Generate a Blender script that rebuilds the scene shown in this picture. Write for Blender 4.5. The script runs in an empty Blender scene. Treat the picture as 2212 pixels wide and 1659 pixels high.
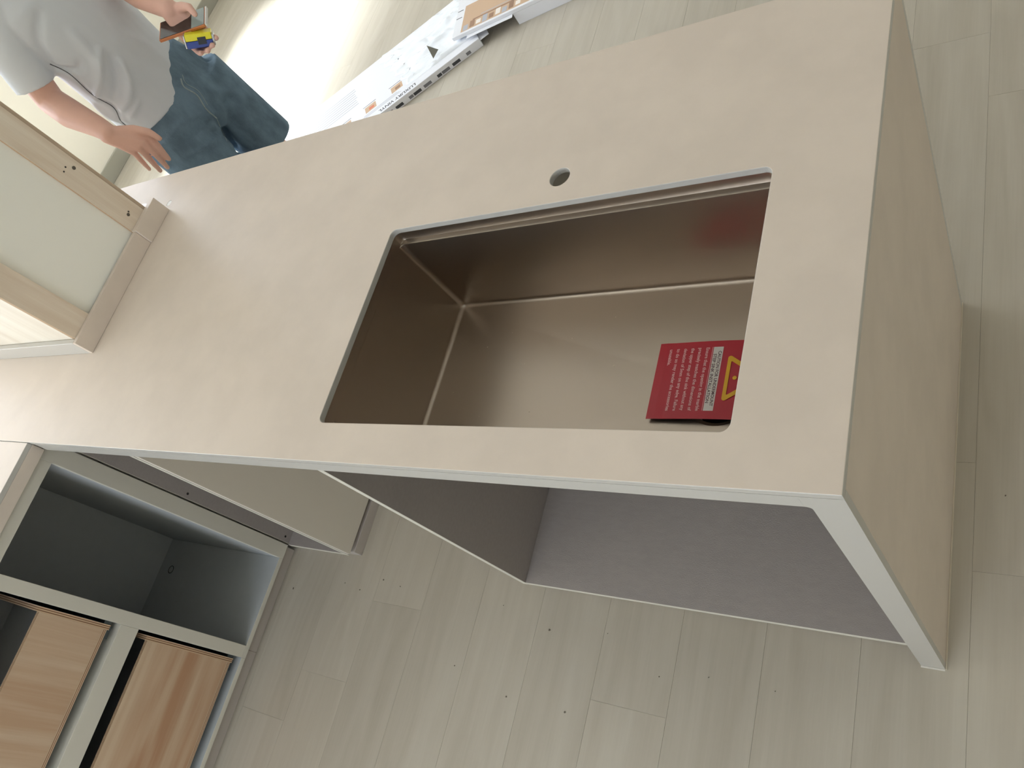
import bpy, bmesh, math, random
import numpy as np
from mathutils import Vector, Matrix, noise
random.seed(4)
sc = bpy.context.scene
C = bpy.data.collections.new('scene'); sc.collection.children.link(C)

# ------------------------------------------------------------------ camera
cam = bpy.data.cameras.new('camera'); co = bpy.data.objects.new('camera', cam); C.objects.link(co)
cam.sensor_fit = 'HORIZONTAL'; cam.sensor_width = 36.0
cam.lens = 1707.5866 / 2212 * 36.0
cam.clip_start = 0.02
R = ((0.81826326, 0.25616660, -0.51461045), (-0.01183515, -0.88752093, -0.46061538), (-0.57472182, 0.38299513, -0.72319400))
m = Matrix.Identity(4)
for i in range(3):
    m[i][0] = R[0][i]; m[i][1] = -R[1][i]; m[i][2] = -R[2][i]
CAM = (0.1916, -0.2973, 1.7201)
m[0][3], m[1][3], m[2][3] = CAM
co.matrix_world = m
sc.camera = co

# ------------------------------------------------------------------ light
w = bpy.data.worlds.new('world'); sc.world = w; w.use_nodes = True
bg = w.node_tree.nodes['Background']
bg.inputs['Color'].default_value = (0.80, 0.88, 1.0, 1)
bg.inputs['Strength'].default_value = 9.0

sd = bpy.data.lights.new('sun', 'SUN'); sd.energy = 26.0; sd.angle = math.radians(17); sd.color = (0.90, 0.96, 1.0)
so = bpy.data.objects.new('sun', sd); C.objects.link(so)
so.rotation_euler = Vector((0.56, -0.06, -0.83)).to_track_quat('-Z', 'Y').to_euler()
so.location = (-8, 0, 8)

def portal(name, loc, rot, sx, sy):
    l = bpy.data.lights.new(name, 'AREA'); l.shape = 'RECTANGLE'; l.size = sx; l.size_y = sy
    l.cycles.is_portal = True
    o = bpy.data.objects.new(name, l); C.objects.link(o); o.location = loc; o.rotation_euler = rot
    return o
XW = -4.69          # inner face of the window wall
YB, YF, XR, HC = 4.9, -3.1, 2.6, 2.7
PI = math.pi
portal('portal_high_window', (XW - 0.12, 1.65, 1.825), (0, -PI/2, 0), 1.55, 3.5)
portal('portal_balcony_door', (XW - 0.12, -2.10, 1.175), (0, -PI/2, 0), 2.25, 1.4)
portal('portal_front_window', (-0.9, YF - 0.12, 1.55), (PI/2, 0, 0), 1.7, 1.3)

vs = sc.view_settings
sc.display_settings.display_device = 'sRGB'
vs.view_transform = 'Standard'; vs.look = 'None'; vs.gamma = 1.0; vs.use_curve_mapping = False
vs.exposure = 0.25
sc.cycles.use_denoising = True
sc.cycles.max_bounces = 10; sc.cycles.diffuse_bounces = 6
sc.cycles.sample_clamp_indirect = 6.0
sc.cycles.caustics_reflective = False; sc.cycles.caustics_refractive = False

# ------------------------------------------------------------------ materials
def lin(c):
    return tuple((x/255/12.92 if x/255 <= .04045 else ((x/255+.055)/1.055)**2.4) for x in c) + (1,)
def mat(name, rgb, rough=.5, metal=0, spec=.5, mottle=0, mscale=6, bump=0, bscale=200, stretch=None, dark=.8, emit=None, lo=.35, hi=.65, coat=0, coords='OBJ'):
    """procedural material: base colour, soft mottling, fine bump"""
    M = bpy.data.materials.new(name); M.use_nodes = True; nt = M.node_tree; N = nt.nodes; L = nt.links
    b = N['Principled BSDF']; col = lin(rgb)
    b.inputs['Base Color'].default_value = col; b.inputs['Roughness'].default_value = rough
    b.inputs['Metallic'].default_value = metal; b.inputs['Specular IOR Level'].default_value = spec
    if coat: b.inputs['Coat Weight'].default_value = coat; b.inputs['Coat Roughness'].default_value = .2
    if mottle or bump:
        if coords == 'OBJ':
            tc = N.new('ShaderNodeTexCoord'); src = tc.outputs['Object']
        else:
            tc = N.new('ShaderNodeNewGeometry'); src = tc.outputs['Position']
        mp = N.new('ShaderNodeMapping'); L.new(src, mp.inputs['Vector'])
        if stretch: mp.inputs['Scale'].default_value = stretch
    if mottle:
        n = N.new('ShaderNodeTexNoise'); n.inputs['Scale'].default_value = mscale; n.inputs['Detail'].default_value = 5
        n.inputs['Roughness'].default_value = .6
        L.new(mp.outputs[0], n.inputs['Vector'])
        r = N.new('ShaderNodeMapRange'); r.inputs[1].default_value = lo; r.inputs[2].default_value = hi
        L.new(n.outputs['Fac'], r.inputs[0])
        mx = N.new('ShaderNodeMix'); mx.data_type = 'RGBA'
        d = tuple(c*dark for c in col[:3]) + (1,)
        mx.inputs[6].default_value = d; mx.inputs[7].default_value = tuple(c*(1-mottle) + c*mottle*1.0 for c in col[:3]) + (1,)
        mm = N.new('ShaderNodeMath'); mm.operation = 'MULTIPLY_ADD'; mm.inputs[1].default_value = mottle; mm.inputs[2].default_value = 1-mottle
        L.new(r.outputs[0], mm.inputs[0]); L.new(mm.outputs[0], mx.inputs[0]); L.new(mx.outputs[2], b.inputs['Base Color'])
    if bump:
        n2 = N.new('ShaderNodeTexNoise'); n2.inputs['Scale'].default_value = bscale; n2.inputs['Detail'].default_value = 3
        L.new(mp.outputs[0], n2.inputs['Vector'])
        bp = N.new('ShaderNodeBump'); bp.inputs['Strength'].default_value = bump; bp.inputs['Distance'].default_value = .002
        L.new(n2.outputs['Fac'], bp.inputs['Height']); L.new(bp.outputs[0], b.inputs['Normal'])
    if emit: b.inputs['Emission Color'].default_value = lin(emit[0]); b.inputs['Emission Strength'].default_value = emit[1]
    return M

def wood_mat(name, base, streak, axis='Z', scale=1.0, amount=.6, rough=.55, knots=False, per_object=False, fine=.35):
    """straight grained wood; the grain runs along axis (object space, or world space with a per-object offset)"""
    M = bpy.data.materials.new(name); M.use_nodes = True; nt = M.node_tree; N = nt.nodes; L = nt.links
    b = N['Principled BSDF']; b.inputs['Roughness'].default_value = rough
    geo = N.new('ShaderNodeNewGeometry')
    src = geo.outputs['Position']
    if per_object:
        oi = N.new('ShaderNodeObjectInfo')
        cx = N.new('ShaderNodeCombineXYZ')
        ml = N.new('ShaderNodeMath'); ml.operation = 'MULTIPLY'; ml.inputs[1].default_value = 37.0
        L.new(oi.outputs['Random'], ml.inputs[0]); L.new(ml.outputs[0], cx.inputs[0]); L.new(ml.outputs[0], cx.inputs[1]); L.new(ml.outputs[0], cx.inputs[2])
        va = N.new('ShaderNodeVectorMath'); va.operation = 'ADD'; L.new(src, va.inputs[0]); L.new(cx.outputs[0], va.inputs[1]); src = va.outputs[0]
    def noise_(sc_across, sc_along, detail, dist=0.0):
        mp = N.new('ShaderNodeMapping'); L.new(src, mp.inputs['Vector'])
        s = [sc_across*scale]*3; s['XYZ'.index(axis)] = sc_along*scale
        mp.inputs['Scale'].default_value = s
        n = N.new('ShaderNodeTexNoise'); n.inputs['Scale'].default_value = 1; n.inputs['Detail'].default_value = detail
        n.inputs['Distortion'].default_value = dist; n.inputs['Roughness'].default_value = .6
        L.new(mp.outputs[0], n.inputs['Vector']); return n.outputs['Fac']
    n1 = noise_(14, 1.1, 4, .5)
    # cathedral figure: rings through a slowly varying field
    n3 = noise_(6, .7, 2, .2)
    sn = N.new('ShaderNodeMath'); sn.operation = 'MULTIPLY'; sn.inputs[1].default_value = 60; L.new(n3, sn.inputs[0])
    si = N.new('ShaderNodeMath'); si.operation = 'SINE'; L.new(sn.outputs[0], si.inputs[0])
    n2 = noise_(220, 6, 3)
    a1 = N.new('ShaderNodeMapRange'); a1.inputs[1].default_value = .32; a1.inputs[2].default_value = .68; L.new(n1, a1.inputs[0])
    a2 = N.new('ShaderNodeMapRange'); a2.inputs[1].default_value = .3; a2.inputs[2].default_value = .7; L.new(n2, a2.inputs[0])
    m1 = N.new('ShaderNodeMath'); m1.operation = 'MULTIPLY_ADD'; m1.inputs[1].default_value = .17; L.new(si.outputs[0], m1.inputs[0]); L.new(a1.outputs[0], m1.inputs[2])
    m2 = N.new('ShaderNodeMath'); m2.operation = 'MULTIPLY_ADD'; m2.inputs[1].default_value = fine; L.new(a2.outputs[0], m2.inputs[0]); L.new(m1.outputs[0], m2.inputs[2])
    m3 = N.new('ShaderNodeMath'); m3.operation = 'MULTIPLY'; m3.inputs[1].default_value = amount; m3.use_clamp = True; L.new(m2.outputs[0], m3.inputs[0])
    mx = N.new('ShaderNodeMix'); mx.data_type = 'RGBA'; mx.inputs[6].default_value = lin(base); mx.inputs[7].default_value = lin(streak)
    L.new(m3.outputs[0], mx.inputs[0]); out = mx.outputs[2]
    if per_object:
        hv = N.new('ShaderNodeHueSaturation'); mr = N.new('ShaderNodeMapRange'); mr.inputs[3].default_value = .965; mr.inputs[4].default_value = 1.03
        L.new(oi.outputs['Random'], mr.inputs[0]); L.new(mr.outputs[0], hv.inputs['Value']); L.new(out, hv.inputs['Color']); out = hv.outputs[0]
    L.new(out, b.inputs['Base Color'])
    bp = N.new('ShaderNodeBump'); bp.inputs['Strength'].default_value = .12; bp.inputs['Distance'].default_value = .001
    L.new(n2, bp.inputs['Height']); L.new(bp.outputs[0], b.inputs['Normal'])
    return M

M_wall = mat('wall_paint', (230, 226, 214), .85, mottle=.3, mscale=2, dark=.95, bump=.05)
M_ceil = mat('ceiling_paint', (238, 236, 230), .9)
M_skirt = mat('skirting_paint', (160, 158, 146), .5)
M_stone = mat('sintered_stone', (217, 204, 190), .55, spec=.3, mottle=.75, mscale=7, dark=.92, bump=.03, bscale=500, coords='GEO', lo=.38, hi=.62)
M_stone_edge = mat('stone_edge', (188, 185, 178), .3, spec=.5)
M_plank = wood_mat('vinyl_plank', (189, 182, 168), (169, 160, 144), 'Y', 1.0, .5, .40, per_object=True)
M_gap = mat('floor_joint', (174, 167, 154), .9)
M_cream = mat('cream_laminate', (210, 206, 193), .5, mottle=.3, mscale=5, dark=.96)
M_creamd = mat('cream_panel', (218, 211, 198), .55)
M_grey = mat('grey_linen_laminate', (164, 156, 151), .7, mottle=.8, mscale=1, stretch=(30, 90, 160), dark=.92, bump=.3, bscale=9)
M_grey2 = mat('blue_grey_interior', (180, 184, 185), .7, mottle=.4, mscale=30, dark=.92)
M_plinth = mat('plinth_grey', (186, 178, 170), .4)
M_steel = mat('brushed_steel', (176, 165, 153), .30, metal=1.0, bump=.05, bscale=60, stretch=(1, 30, 30))
M_dark = mat('dark_hole', (32, 28, 27), .6)
M_ply_h = wood_mat('birch_ply_face', (212, 190, 164), (190, 158, 128), 'Z', .55, .9, .6)
M_ply_y = wood_mat('birch_ply_board', (208, 184, 156), (180, 140, 108), 'Y', .6, 1.0, .6, fine=.15)
M_ply_pale = wood_mat('pale_ply', (230, 218, 200), (214, 196, 174), 'Z', 1.3, .8, .65)
M_ply_edge1 = mat('ply_edge_light', (208, 180, 146), .7)
M_ply_edge2 = mat('ply_edge_dark', (142, 104, 78), .7)
M_white_ply = wood_mat('white_washed_board', (232, 226, 212), (212, 200, 182), 'Z', .6, .7, .6)
M_metal = mat('runner_metal', (90, 98, 102), .35, metal=.8)
M_card = mat('card_red', (192, 36, 54), .35, spec=.5)
M_cardtxt = mat('card_print_pink', (246, 196, 196), .5)
M_cardwhite = mat('card_print_white', (236, 228, 220), .5)
M_carddark = mat('card_print_dark', (92, 60, 62), .5)
M_yellow = mat('card_print_yellow', (240, 184, 44), .5)
M_screw = mat('screw_metal', (104, 98, 90), .4, metal=.6)
M_specks = mat('crumbs', (110, 102, 90), .8)
M_dust = mat('sawdust', (210, 200, 185), .8)

# ------------------------------------------------------------------ helpers
def link(name, me, M=None, parent=None):
    o = bpy.data.objects.new(name, me); C.objects.link(o)
    if M is not None and len(me.materials) == 0: me.materials.append(M)
    if parent is not None: o.parent = parent
    return o
def tag(o, label=None, cat=None, group=None, kind=None):
    if label: o['label'] = label
    if cat: o['category'] = cat
    if group: o['group'] = group
    if kind: o['kind'] = kind
    return o
def empty(name, loc, label, cat, rz=0, group=None):
    o = bpy.data.objects.new(name, None); C.objects.link(o); o.location = loc; o.rotation_euler = (0, 0, rz)
    o.empty_display_size = .1
    return tag(o, label, cat, group)
def bbox(bm, lo, hi):
    """axis-aligned box added to bm; returns its verts"""
    r = bmesh.ops.create_cube(bm, size=1)['verts']
    for v in r:
        v.co = Vector(((lo[0]+hi[0])/2 + v.co.x*(hi[0]-lo[0]), (lo[1]+hi[1])/2 + v.co.y*(hi[1]-lo[1]), (lo[2]+hi[2])/2 + v.co.z*(hi[2]-lo[2])))
    return r
def mesh_of(bm, name, smooth=False):
    me = bpy.data.meshes.new(name); bm.normal_update(); bm.to_mesh(me); bm.free()
    if smooth:
        for p in me.polygons: p.use_smooth = True
    return me
def box(name, lo, hi, M, parent=None, bev=0.0, segs=2, off=(0, 0, 0)):
    """bevelled box; off = world location of parent so that lo/hi can be given in world coordinates"""
    bm = bmesh.new()
    bbox(bm, [lo[i]-off[i] for i in range(3)], [hi[i]-off[i] for i in range(3)])
    if bev: bmesh.ops.bevel(bm, geom=bm.edges[:], offset=bev, segments=segs, affect='EDGES', profile=.5)
    me = mesh_of(bm, name)
    if bev:
        for p in me.polygons: p.use_smooth = False
    return link(name, me, M, parent)
def to_mesh(o, name, M, parent):
    dg = bpy.context.evaluated_depsgraph_get(); dg.update()
    me = bpy.data.meshes.new_from_object(o.evaluated_get(dg)); me.name = name
    me.transform(Matrix.LocRotScale(o.location, o.rotation_euler, o.scale))
    for p in me.polygons: p.use_smooth = False
    bpy.data.objects.remove(o, do_unlink=True)
    me.materials.clear(); me.materials.append(M)
    return link(name, me, None, parent)
def text(name, s, loc, rotm, size, M, parent, align='LEFT', sx=1.0, ext=0.0, space=1.0, bold=.020):
    """flat lettering as mesh; rotm is a 3x3 whose columns are reading direction, letter-up, normal"""
    cu = bpy.data.curves.new(name, 'FONT'); cu.body = s; cu.size = size; cu.align_x = align; cu.extrude = ext
    cu.resolution_u = 3; cu.offset = bold*size; cu.space_character = space
    o = bpy.data.objects.new(name, cu); C.objects.link(o)
    dg = bpy.context.evaluated_depsgraph_get(); dg.update()
    me = bpy.data.meshes.new_from_object(o.evaluated_get(dg)); me.name = name
    bpy.data.objects.remove(o, do_unlink=True); bpy.data.curves.remove(cu)
    T = rotm.to_4x4() @ Matrix.Diagonal((sx, 1, 1, 1)); T.translation = loc
    me.transform(T)
    me.materials.clear(); me.materials.append(M)
    return link(name, me, None, parent)
def quad(name, pts, M, parent, t=.0003):
    """thin printed sheet / strip with thickness t along its normal, from a planar polygon"""
    bm = bmesh.new(); vs_ = [bm.verts.new(p) for p in pts]; f = bm.faces.new(vs_); bm.normal_update()
    n = f.normal.copy()
    e = bmesh.ops.extrude_face_region(bm, geom=[f])
    for v in e['geom']:
        if isinstance(v, bmesh.types.BMVert): v.co += n*t
    bmesh.ops.recalc_face_normals(bm, faces=bm.faces[:])
    return link(name, mesh_of(bm, name), M, parent)
def curve_slab(name, splines, z0, z1, M, parent, bev=.0012):
    """flat slab with holes: outline splines (first outer) filled and extruded, small rounded arris"""
    cu = bpy.data.curves.new(name, 'CURVE'); cu.dimensions = '2D'; cu.fill_mode = 'BOTH'
    cu.extrude = (z1-z0)/2 - bev; cu.bevel_depth = bev; cu.bevel_resolution = 2; cu.offset = -bev
    for pts in splines:
        s = cu.splines.new('POLY'); s.points.add(len(pts)-1)
        for p, q in zip(s.points, pts): p.co = (q[0], q[1], 0, 1)
        s.use_cyclic_u = True
    o = bpy.data.objects.new(name, cu); C.objects.link(o); o.location = (0, 0, (z0+z1)/2)
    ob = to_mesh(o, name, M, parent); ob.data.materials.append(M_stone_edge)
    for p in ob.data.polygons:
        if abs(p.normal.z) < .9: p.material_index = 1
    return ob
def rrect(x0, x1, y0, y1, r, n=8):
    out = []
    for cx, cy, a0 in ((x1-r, y1-r, 0), (x0+r, y1-r, 90), (x0+r, y0+r, 180), (x1-r, y0+r, 270)):
        for k in range(n+1):
            a = math.radians(a0 + 90*k/n); out.append((cx+r*math.cos(a), cy+r*math.sin(a)))
    return out
def circ(cx, cy, r, n=32):
    return [(cx+r*math.cos(2*PI*k/n), cy+r*math.sin(2*PI*k/n)) for k in range(n)]
def cyl(bm, p0, p1, r0, r1=None, n=20, cap=True):
    r1 = r0 if r1 is None else r1
    p0, p1 = Vector(p0), Vector(p1); d = (p1-p0); q = d.to_track_quat('Z', 'Y').to_matrix()
    a = [bm.verts.new(p0 + q @ Vector((r0*math.cos(2*PI*k/n), r0*math.sin(2*PI*k/n), 0))) for k in range(n)]
    b = [bm.verts.new(p1 + q @ Vector((r1*math.cos(2*PI*k/n), r1*math.sin(2*PI*k/n), 0))) for k in range(n)]
    for k in range(n): bm.faces.new((a[k], a[(k+1) % n], b[(k+1) % n], b[k]))
    if cap: bm.faces.new(a[::-1]); bm.faces.new(b)

# ------------------------------------------------------------------ room shell
TH = .22
def struct(name, boxes, M):
    bm = bmesh.new()
    for lo, hi in boxes: bbox(bm, lo, hi)
    return tag(link(name, mesh_of(bm, name), M), kind='structure')
WX0, WX1 = XW-TH, XW
W1 = (-0.10, 3.40, 1.05, 2.60)        # y0 y1 z0 z1: high window
W2 = (-2.80, -1.40, 0.05, 2.30)       # balcony door
struct('wall_left', [((WX0, YF, 0), (WX1, W2[0], HC)), ((WX0, W2[0], 0), (WX1, W2[1], W2[2])), ((WX0, W2[0], W2[3]), (WX1, W2[1], HC)),
    ((WX0, W2[1], 0), (WX1, W1[0], HC)), ((WX0, W1[0], 0), (WX1, W1[1], W1[2])), ((WX0, W1[0], W1[3]), (WX1, W1[1], HC)),
    ((WX0, W1[1], 0), (WX1, YB, HC))], M_wall)
struct('wall_back', [((WX0, YB, 0), (XR+TH, YB+TH, HC))], M_wall)
struct('wall_right', [((XR, YF, 0), (XR+TH, YB, HC))], M_wall)
FW = (-1.75, -.05, .9, 2.2)
struct('wall_front', [((WX0, YF-TH, 0), (FW[0], YF, HC)), ((FW[0], YF-TH, 0), (FW[1], YF, FW[2])), ((FW[0], YF-TH, FW[3]), (FW[1], YF, HC)), ((FW[1], YF-TH, 0), (XR+TH, YF, HC))], M_wall)
struct('ceiling', [((WX0, YF-TH, HC), (XR+TH, YB+TH, HC+.15))], M_ceil)
def skirting(name, lo, hi):
    o = box(name, lo, hi, M_skirt, None, .003); tag(o, kind='structure')
skirting('baseboard_left', (XW, W2[1]+.02, 0), (XW+.014, YB, .092))
skirting('baseboard_back', (XW+.014, YB-.014, 0), (XR, YB, .092))
skirting('baseboard_right', (XR-.014, YF, 0), (XR, YB-.014, .092))
skirting('baseboard_front', (XW, YF, 0), (XR-.014, YF+.014, .092))
M_wframe = mat('window_frame_white', (225, 226, 226), .4)
M_glass = bpy.data.materials.new('window_glass'); M_glass.use_nodes = True
_n = M_glass.node_tree.nodes; _l = M_glass.node_tree.links; _n.clear()
_o = _n.new('ShaderNodeOutputMaterial'); _t = _n.new('ShaderNodeBsdfTransparent'); _g = _n.new('ShaderNodeBsdfGlossy'); _g.inputs['Roughness'].default_value = .02
_m = _n.new('ShaderNodeMixShader'); _m.inputs[0].default_value = .05; _l.new(_t.outputs[0], _m.inputs[1]); _l.new(_g.outputs[0], _m.inputs[2]); _l.new(_m.outputs[0], _o.inputs[0])
def window(name, axis, pos, a0, a1, z0, z1, n):
    root = bpy.data.objects.new(name, None); C.objects.link(root); root['kind'] = 'structure'
    def bx(nm, u0, u1, v0, v1, M, t=.03):
        lo = (pos-t, u0, v0) if axis == 'X' else (u0, pos-t, v0)
        hi = (pos+t, u1, v1) if axis == 'X' else (u1, pos+t, v1)
        return box(nm, lo, hi, M, root)
    f = .05
    bx('frame_rail', a0, a1, z0, z0+f, M_wframe); bx('frame_rail', a0, a1, z1-f, z1, M_wframe)
    for k in range(n+1):
        u = a0 + (a1-a0-f)*k/n
        bx('frame_post', u, u+f, z0+f, z1-f, M_wframe)
        if k < n: bx('pane', u+f, a0+(a1-a0-f)*(k+1)/n, z0+f, z1-f, M_glass, .003)
    return root
window('window_1', 'X', XW-.16, W1[0], W1[1], W1[2], W1[3], 4)
window('window_2', 'X', XW-.16, W2[0], W2[1], W2[2], W2[3], 2)
window('window_3', 'Y', YF-.16, FW[0], FW[1], FW[2], FW[3], 2)
tag(box('trim_1', (XW-.2, W1[0], W1[2]), (XW+.03, W1[1], W1[2]+.018), M_wframe, None, .003), kind='structure')

# floor: joint bed below, every vinyl plank its own part
PW, PL = .18535, 1.22
bm = bmesh.new(); bbox(bm, (WX0, YF-TH, -.12), (XR+TH, YB+TH, -.0014))
floor = tag(link('floor', mesh_of(bm, 'floor'), M_gap), kind='structure')
def plank_mesh(w_, l_):
    bm = bmesh.new(); bbox(bm, (-w_/2, -l_/2, -.0014), (w_/2, l_/2, 0))
    tops = [e for e in bm.edges if all(v.co.z > -.0001 for v in e.verts)]
    bmesh.ops.bevel(bm, geom=tops, offset=.0002, segments=1, affect='EDGES')
    me = mesh_of(bm, 'plank'); me.materials.append(M_plank); return me
PM = plank_mesh(PW-.0004, PL-.0004)
known = {-9: -.31, -8: -.083, -4: -.20, -1: .417, 0: .192, -5: .62, -6: -.5, -7: .33, -3: .51, -2: -.33}
x0 = .038
k0 = int(math.floor((XW-x0)/PW)); k1 = int(math.ceil((XR-x0)/PW))
for k in range(k0, k1):
    xa, xb = max(x0+k*PW, XW), min(x0+(k+1)*PW, XR)
    if xb-xa < .005: continue
    j = known.get(k, ((k*0.437) % 1)*PL)
    y = j - PL*math.ceil((j-YF)/PL)
    while y < YB:
        ya, yb = max(y, YF), min(y+PL, YB)
        if yb-ya > .01:
            full = abs((xb-xa)-PW) < 1e-6 and abs((yb-ya)-PL) < 1e-6
            o = bpy.data.objects.new('plank', PM if full else plank_mesh(xb-xa-.0004, yb-ya-.0004)); C.objects.link(o)
            o.location = ((xa+xb)/2, (ya+yb)/2, 0); o.parent = floor
        y += PL

# ------------------------------------------------------------------ island countertop
H = .900; TS = .012; AP = .0426
L1 = 1.807; D = .8034; XE = -2.78
SX0, SX1, SY0, SY1 = -.8366, -.131, .0698, .4660
T = empty('countertop', (0, 0, 0), 'beige stone countertop with waterfall side, mitred edges and cut-outs for sink and tap', 'countertop')
curve_slab('worktop_slab', [[(XE, .0005), (0, .0005), (0, D), (XE, D)][::1], rrect(SX0, SX1, SY0, SY1, .013)[::-1], circ(-.4845, .5195, .0185)[::-1], circ(-1.735, .690, .0085, 20)[::-1]], H-TS, H, M_stone, T)
curve_slab('return_slab', [[(-2.46, -2.3), (-L1, -2.3), (-L1, -.0005), (-2.46, -.0005)]], H-TS, H, M_stone, T)
def arris_box(name, lo, hi, M, bev=.0012): return box(name, lo, hi, M, T, bev)
arris_box('front_apron', (-L1+.012, .0004, H-AP), (-.0486, .012, H-TS), M_stone_edge, .0)
arris_box('return_apron', (-L1-.012, -2.3, H-AP), (-L1, .0004, H-TS), M_stone, .0004)
arris_box('back_apron', (XE, D-.012, H-AP), (-.0416, D, H-TS), M_stone_edge, .0004)
# waterfall leg: thin stone faces with a full-width front edge
arris_box('waterfall_panel', (-.012, .0125, 0), (0, D-.0125, H-TS), M_stone, .0008)
# mitred corner front edge (an L-shaped face: thick leg running up into the apron, inner corner rounded)
bm = bmesh.new()
r = .008; inner = [(-.0405, 0)] + [(-.0405-r+r*math.cos(a), H-AP-r+r*math.sin(a)) for a in (0, .4, .8, 1.2, PI/2)]
prof = [(0, 0), (0, H-TS), (-.0485, H-TS), (-.0485, H-AP)] + inner[::-1]
a = [bm.verts.new((p[0], .0004, p[1])) for p in prof]; b = [bm.verts.new((p[0], .0124, p[1])) for p in prof]
bm.faces.new(a); bm.faces.new(b[::-1])
for k in range(len(prof)): bm.faces.new((a[k], b[k], b[(k+1) % len(prof)], a[(k+1) % len(prof)]))
bmesh.ops.recalc_face_normals(bm, faces=bm.faces[:])
link('waterfall_front_edge', mesh_of(bm, 'waterfall_front_edge'), M_stone_edge, T)
arris_box('waterfall_back_edge', (-.0405, D-.0124, 0), (0, D, H-TS), M_stone_edge, .0006)
arris_box('waterfall_inner_panel', (-.0405, .0128, .0), (-.0285, D-.0128, H-AP), M_stone, .0004)
box('sealant_bead', (.0001, .0, 0.0), (.0030, D, .0022), mat('sealant', (206, 196, 178), .4), T, .0004)
box('sealant_bead', (-.0405, -.0030, 0.0), (.0, .0003, .0020), mat('sealant_white', (214, 210, 202), .4), T, .0004)
# small plug in the little hole
bm = bmesh.new(); cyl(bm, (-1.735, .690, H-.010), (-1.735, .690, H-.0004), .0083)
link('hole_plug', mesh_of(bm, 'hole_plug'), mat('plug_white', (225, 222, 212), .5), T)

# ------------------------------------------------------------------ sink
S = empty('kitchen_sink', (-.48, .26, .652), 'brushed stainless steel undermount sink set below the beige countertop', 'sink')
ox, oy, oz = -.48, .26, .652
def loop(bm, x0_, x1_, y0_, y1_, z, r, n=6):
    return [bm.verts.new((p[0]-ox, p[1]-oy, z-oz)) for p in rrect(x0_, x1_, y0_, y1_, r, n)]
def bridge(bm, A, B):
    n = len(A)
    for k in range(n): bm.faces.new((A[k], A[(k+1) % n], B[(k+1) % n], B[k]))
bx0, bx1, by0, by1 = -.8385, -.1300, .0800, .4560
zl = .867
bm = bmesh.new()
rings = [loop(bm, -.86, -.108, .045, .492, H-TS-.0004, .02),
         loop(bm, -.8385, -.1300, .0678, .4685, H-TS-.0004, .013),
         loop(bm, -.8385, -.1300, .0678, .4685, zl+.0025, .013),
         loop(bm, -.8385, -.1300, .0688, .4675, zl+.0006, .012),
         loop(bm, -.8385, -.1300, .0705, .4655, zl, .011),
         loop(bm, bx0, bx1, by0-.0018, by1+.0018, zl, .0105),
         loop(bm, bx0, bx1, by0-.0005, by1+.0005, zl-.0006, .010),
         loop(bm, bx0, bx1, by0, by1, zl-.0022, .010)]
rb = .009
for k in range(7):
    a_ = PI/2*k/6
    i_ = rb*(1-math.cos(a_)); z_ = .652+.002+rb*(1-math.sin(a_))
    rings.append(loop(bm, bx0+i_, bx1-i_, by0+i_, by1-i_, z_, max(.010-i_, .0012)))
for A, B in zip(rings[:-1], rings[1:]): bridge(bm, A, B)
last = rings[-1]; n = len(last)
# floor of the bowl: four shallow planes folded towards the waste
DX, DY, DR = -.256, .251, .059
q = n//4
corner_idx = [q*c + 3 for c in range(4)]
dr = [bm.verts.new((DX+DR*math.cos(math.radians(45+90*c))-ox, DY+DR*math.sin(math.radians(45+90*c))-oy, .6478-oz)) for c in range(4)]
segs = []
DN = 48
ring = [bm.verts.new((DX+DR*math.cos(2*PI*k/DN)-ox, DY+DR*math.sin(2*PI*k/DN)-oy, .6478-oz)) for k in range(DN)]
for v in dr: bm.verts.remove(v)
def qidx(v):   # ring vertex in the quadrant facing the corner
    a_ = math.atan2(v.co.y-(DY-oy), v.co.x-(DX-ox)) % (2*PI); return int(round(a_/(2*PI)*DN)) % DN
cs = [last[i] for i in corner_idx]; ci = [qidx(v) for v in cs]
for c in range(4):
    i0, i1 = corner_idx[c], corner_idx[(c+1) % 4]
    edge = [last[(i0+t) % n] for t in range(((i1-i0) % n)+1)]
    j0, j1 = ci[c], ci[(c+1) % 4]
    arc = [ring[(j0+t) % DN] for t in range(((j1-j0) % DN)+1)]
    bm.faces.new(edge + arc[::-1])
# waste collar
r2 = [bm.verts.new((DX+.052*math.cos(2*PI*k/DN)-ox, DY+.052*math.sin(2*PI*k/DN)-oy, .6430-oz)) for k in range(DN)]
r3 = [bm.verts.new((DX+.048*math.cos(2*PI*k/DN)-ox, DY+.048*math.sin(2*PI*k/DN)-oy, .600-oz)) for k in range(DN)]
for k in range(DN):
    bm.faces.new((ring[k], ring[(k+1) % DN], r2[(k+1) % DN], r2[k])); bm.faces.new((r2[k], r2[(k+1) % DN], r3[(k+1) % DN], r3[k]))
bmesh.ops.recalc_face_normals(bm, faces=bm.faces[:])
me = mesh_of(bm, 'bowl')
for p in me.polygons: p.use_smooth = len(p.vertices) == 4
me.set_sharp_from_angle(angle=math.radians(28))
bowl = link('bowl', me, M_steel, S)
bm = bmesh.new(); cyl(bm, (DX-ox, DY-oy, .585-oz), (DX-ox, DY-oy, .612-oz), .0475, n=32)
link('waste_outlet', mesh_of(bm, 'waste_outlet'), M_dark, S)

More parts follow.
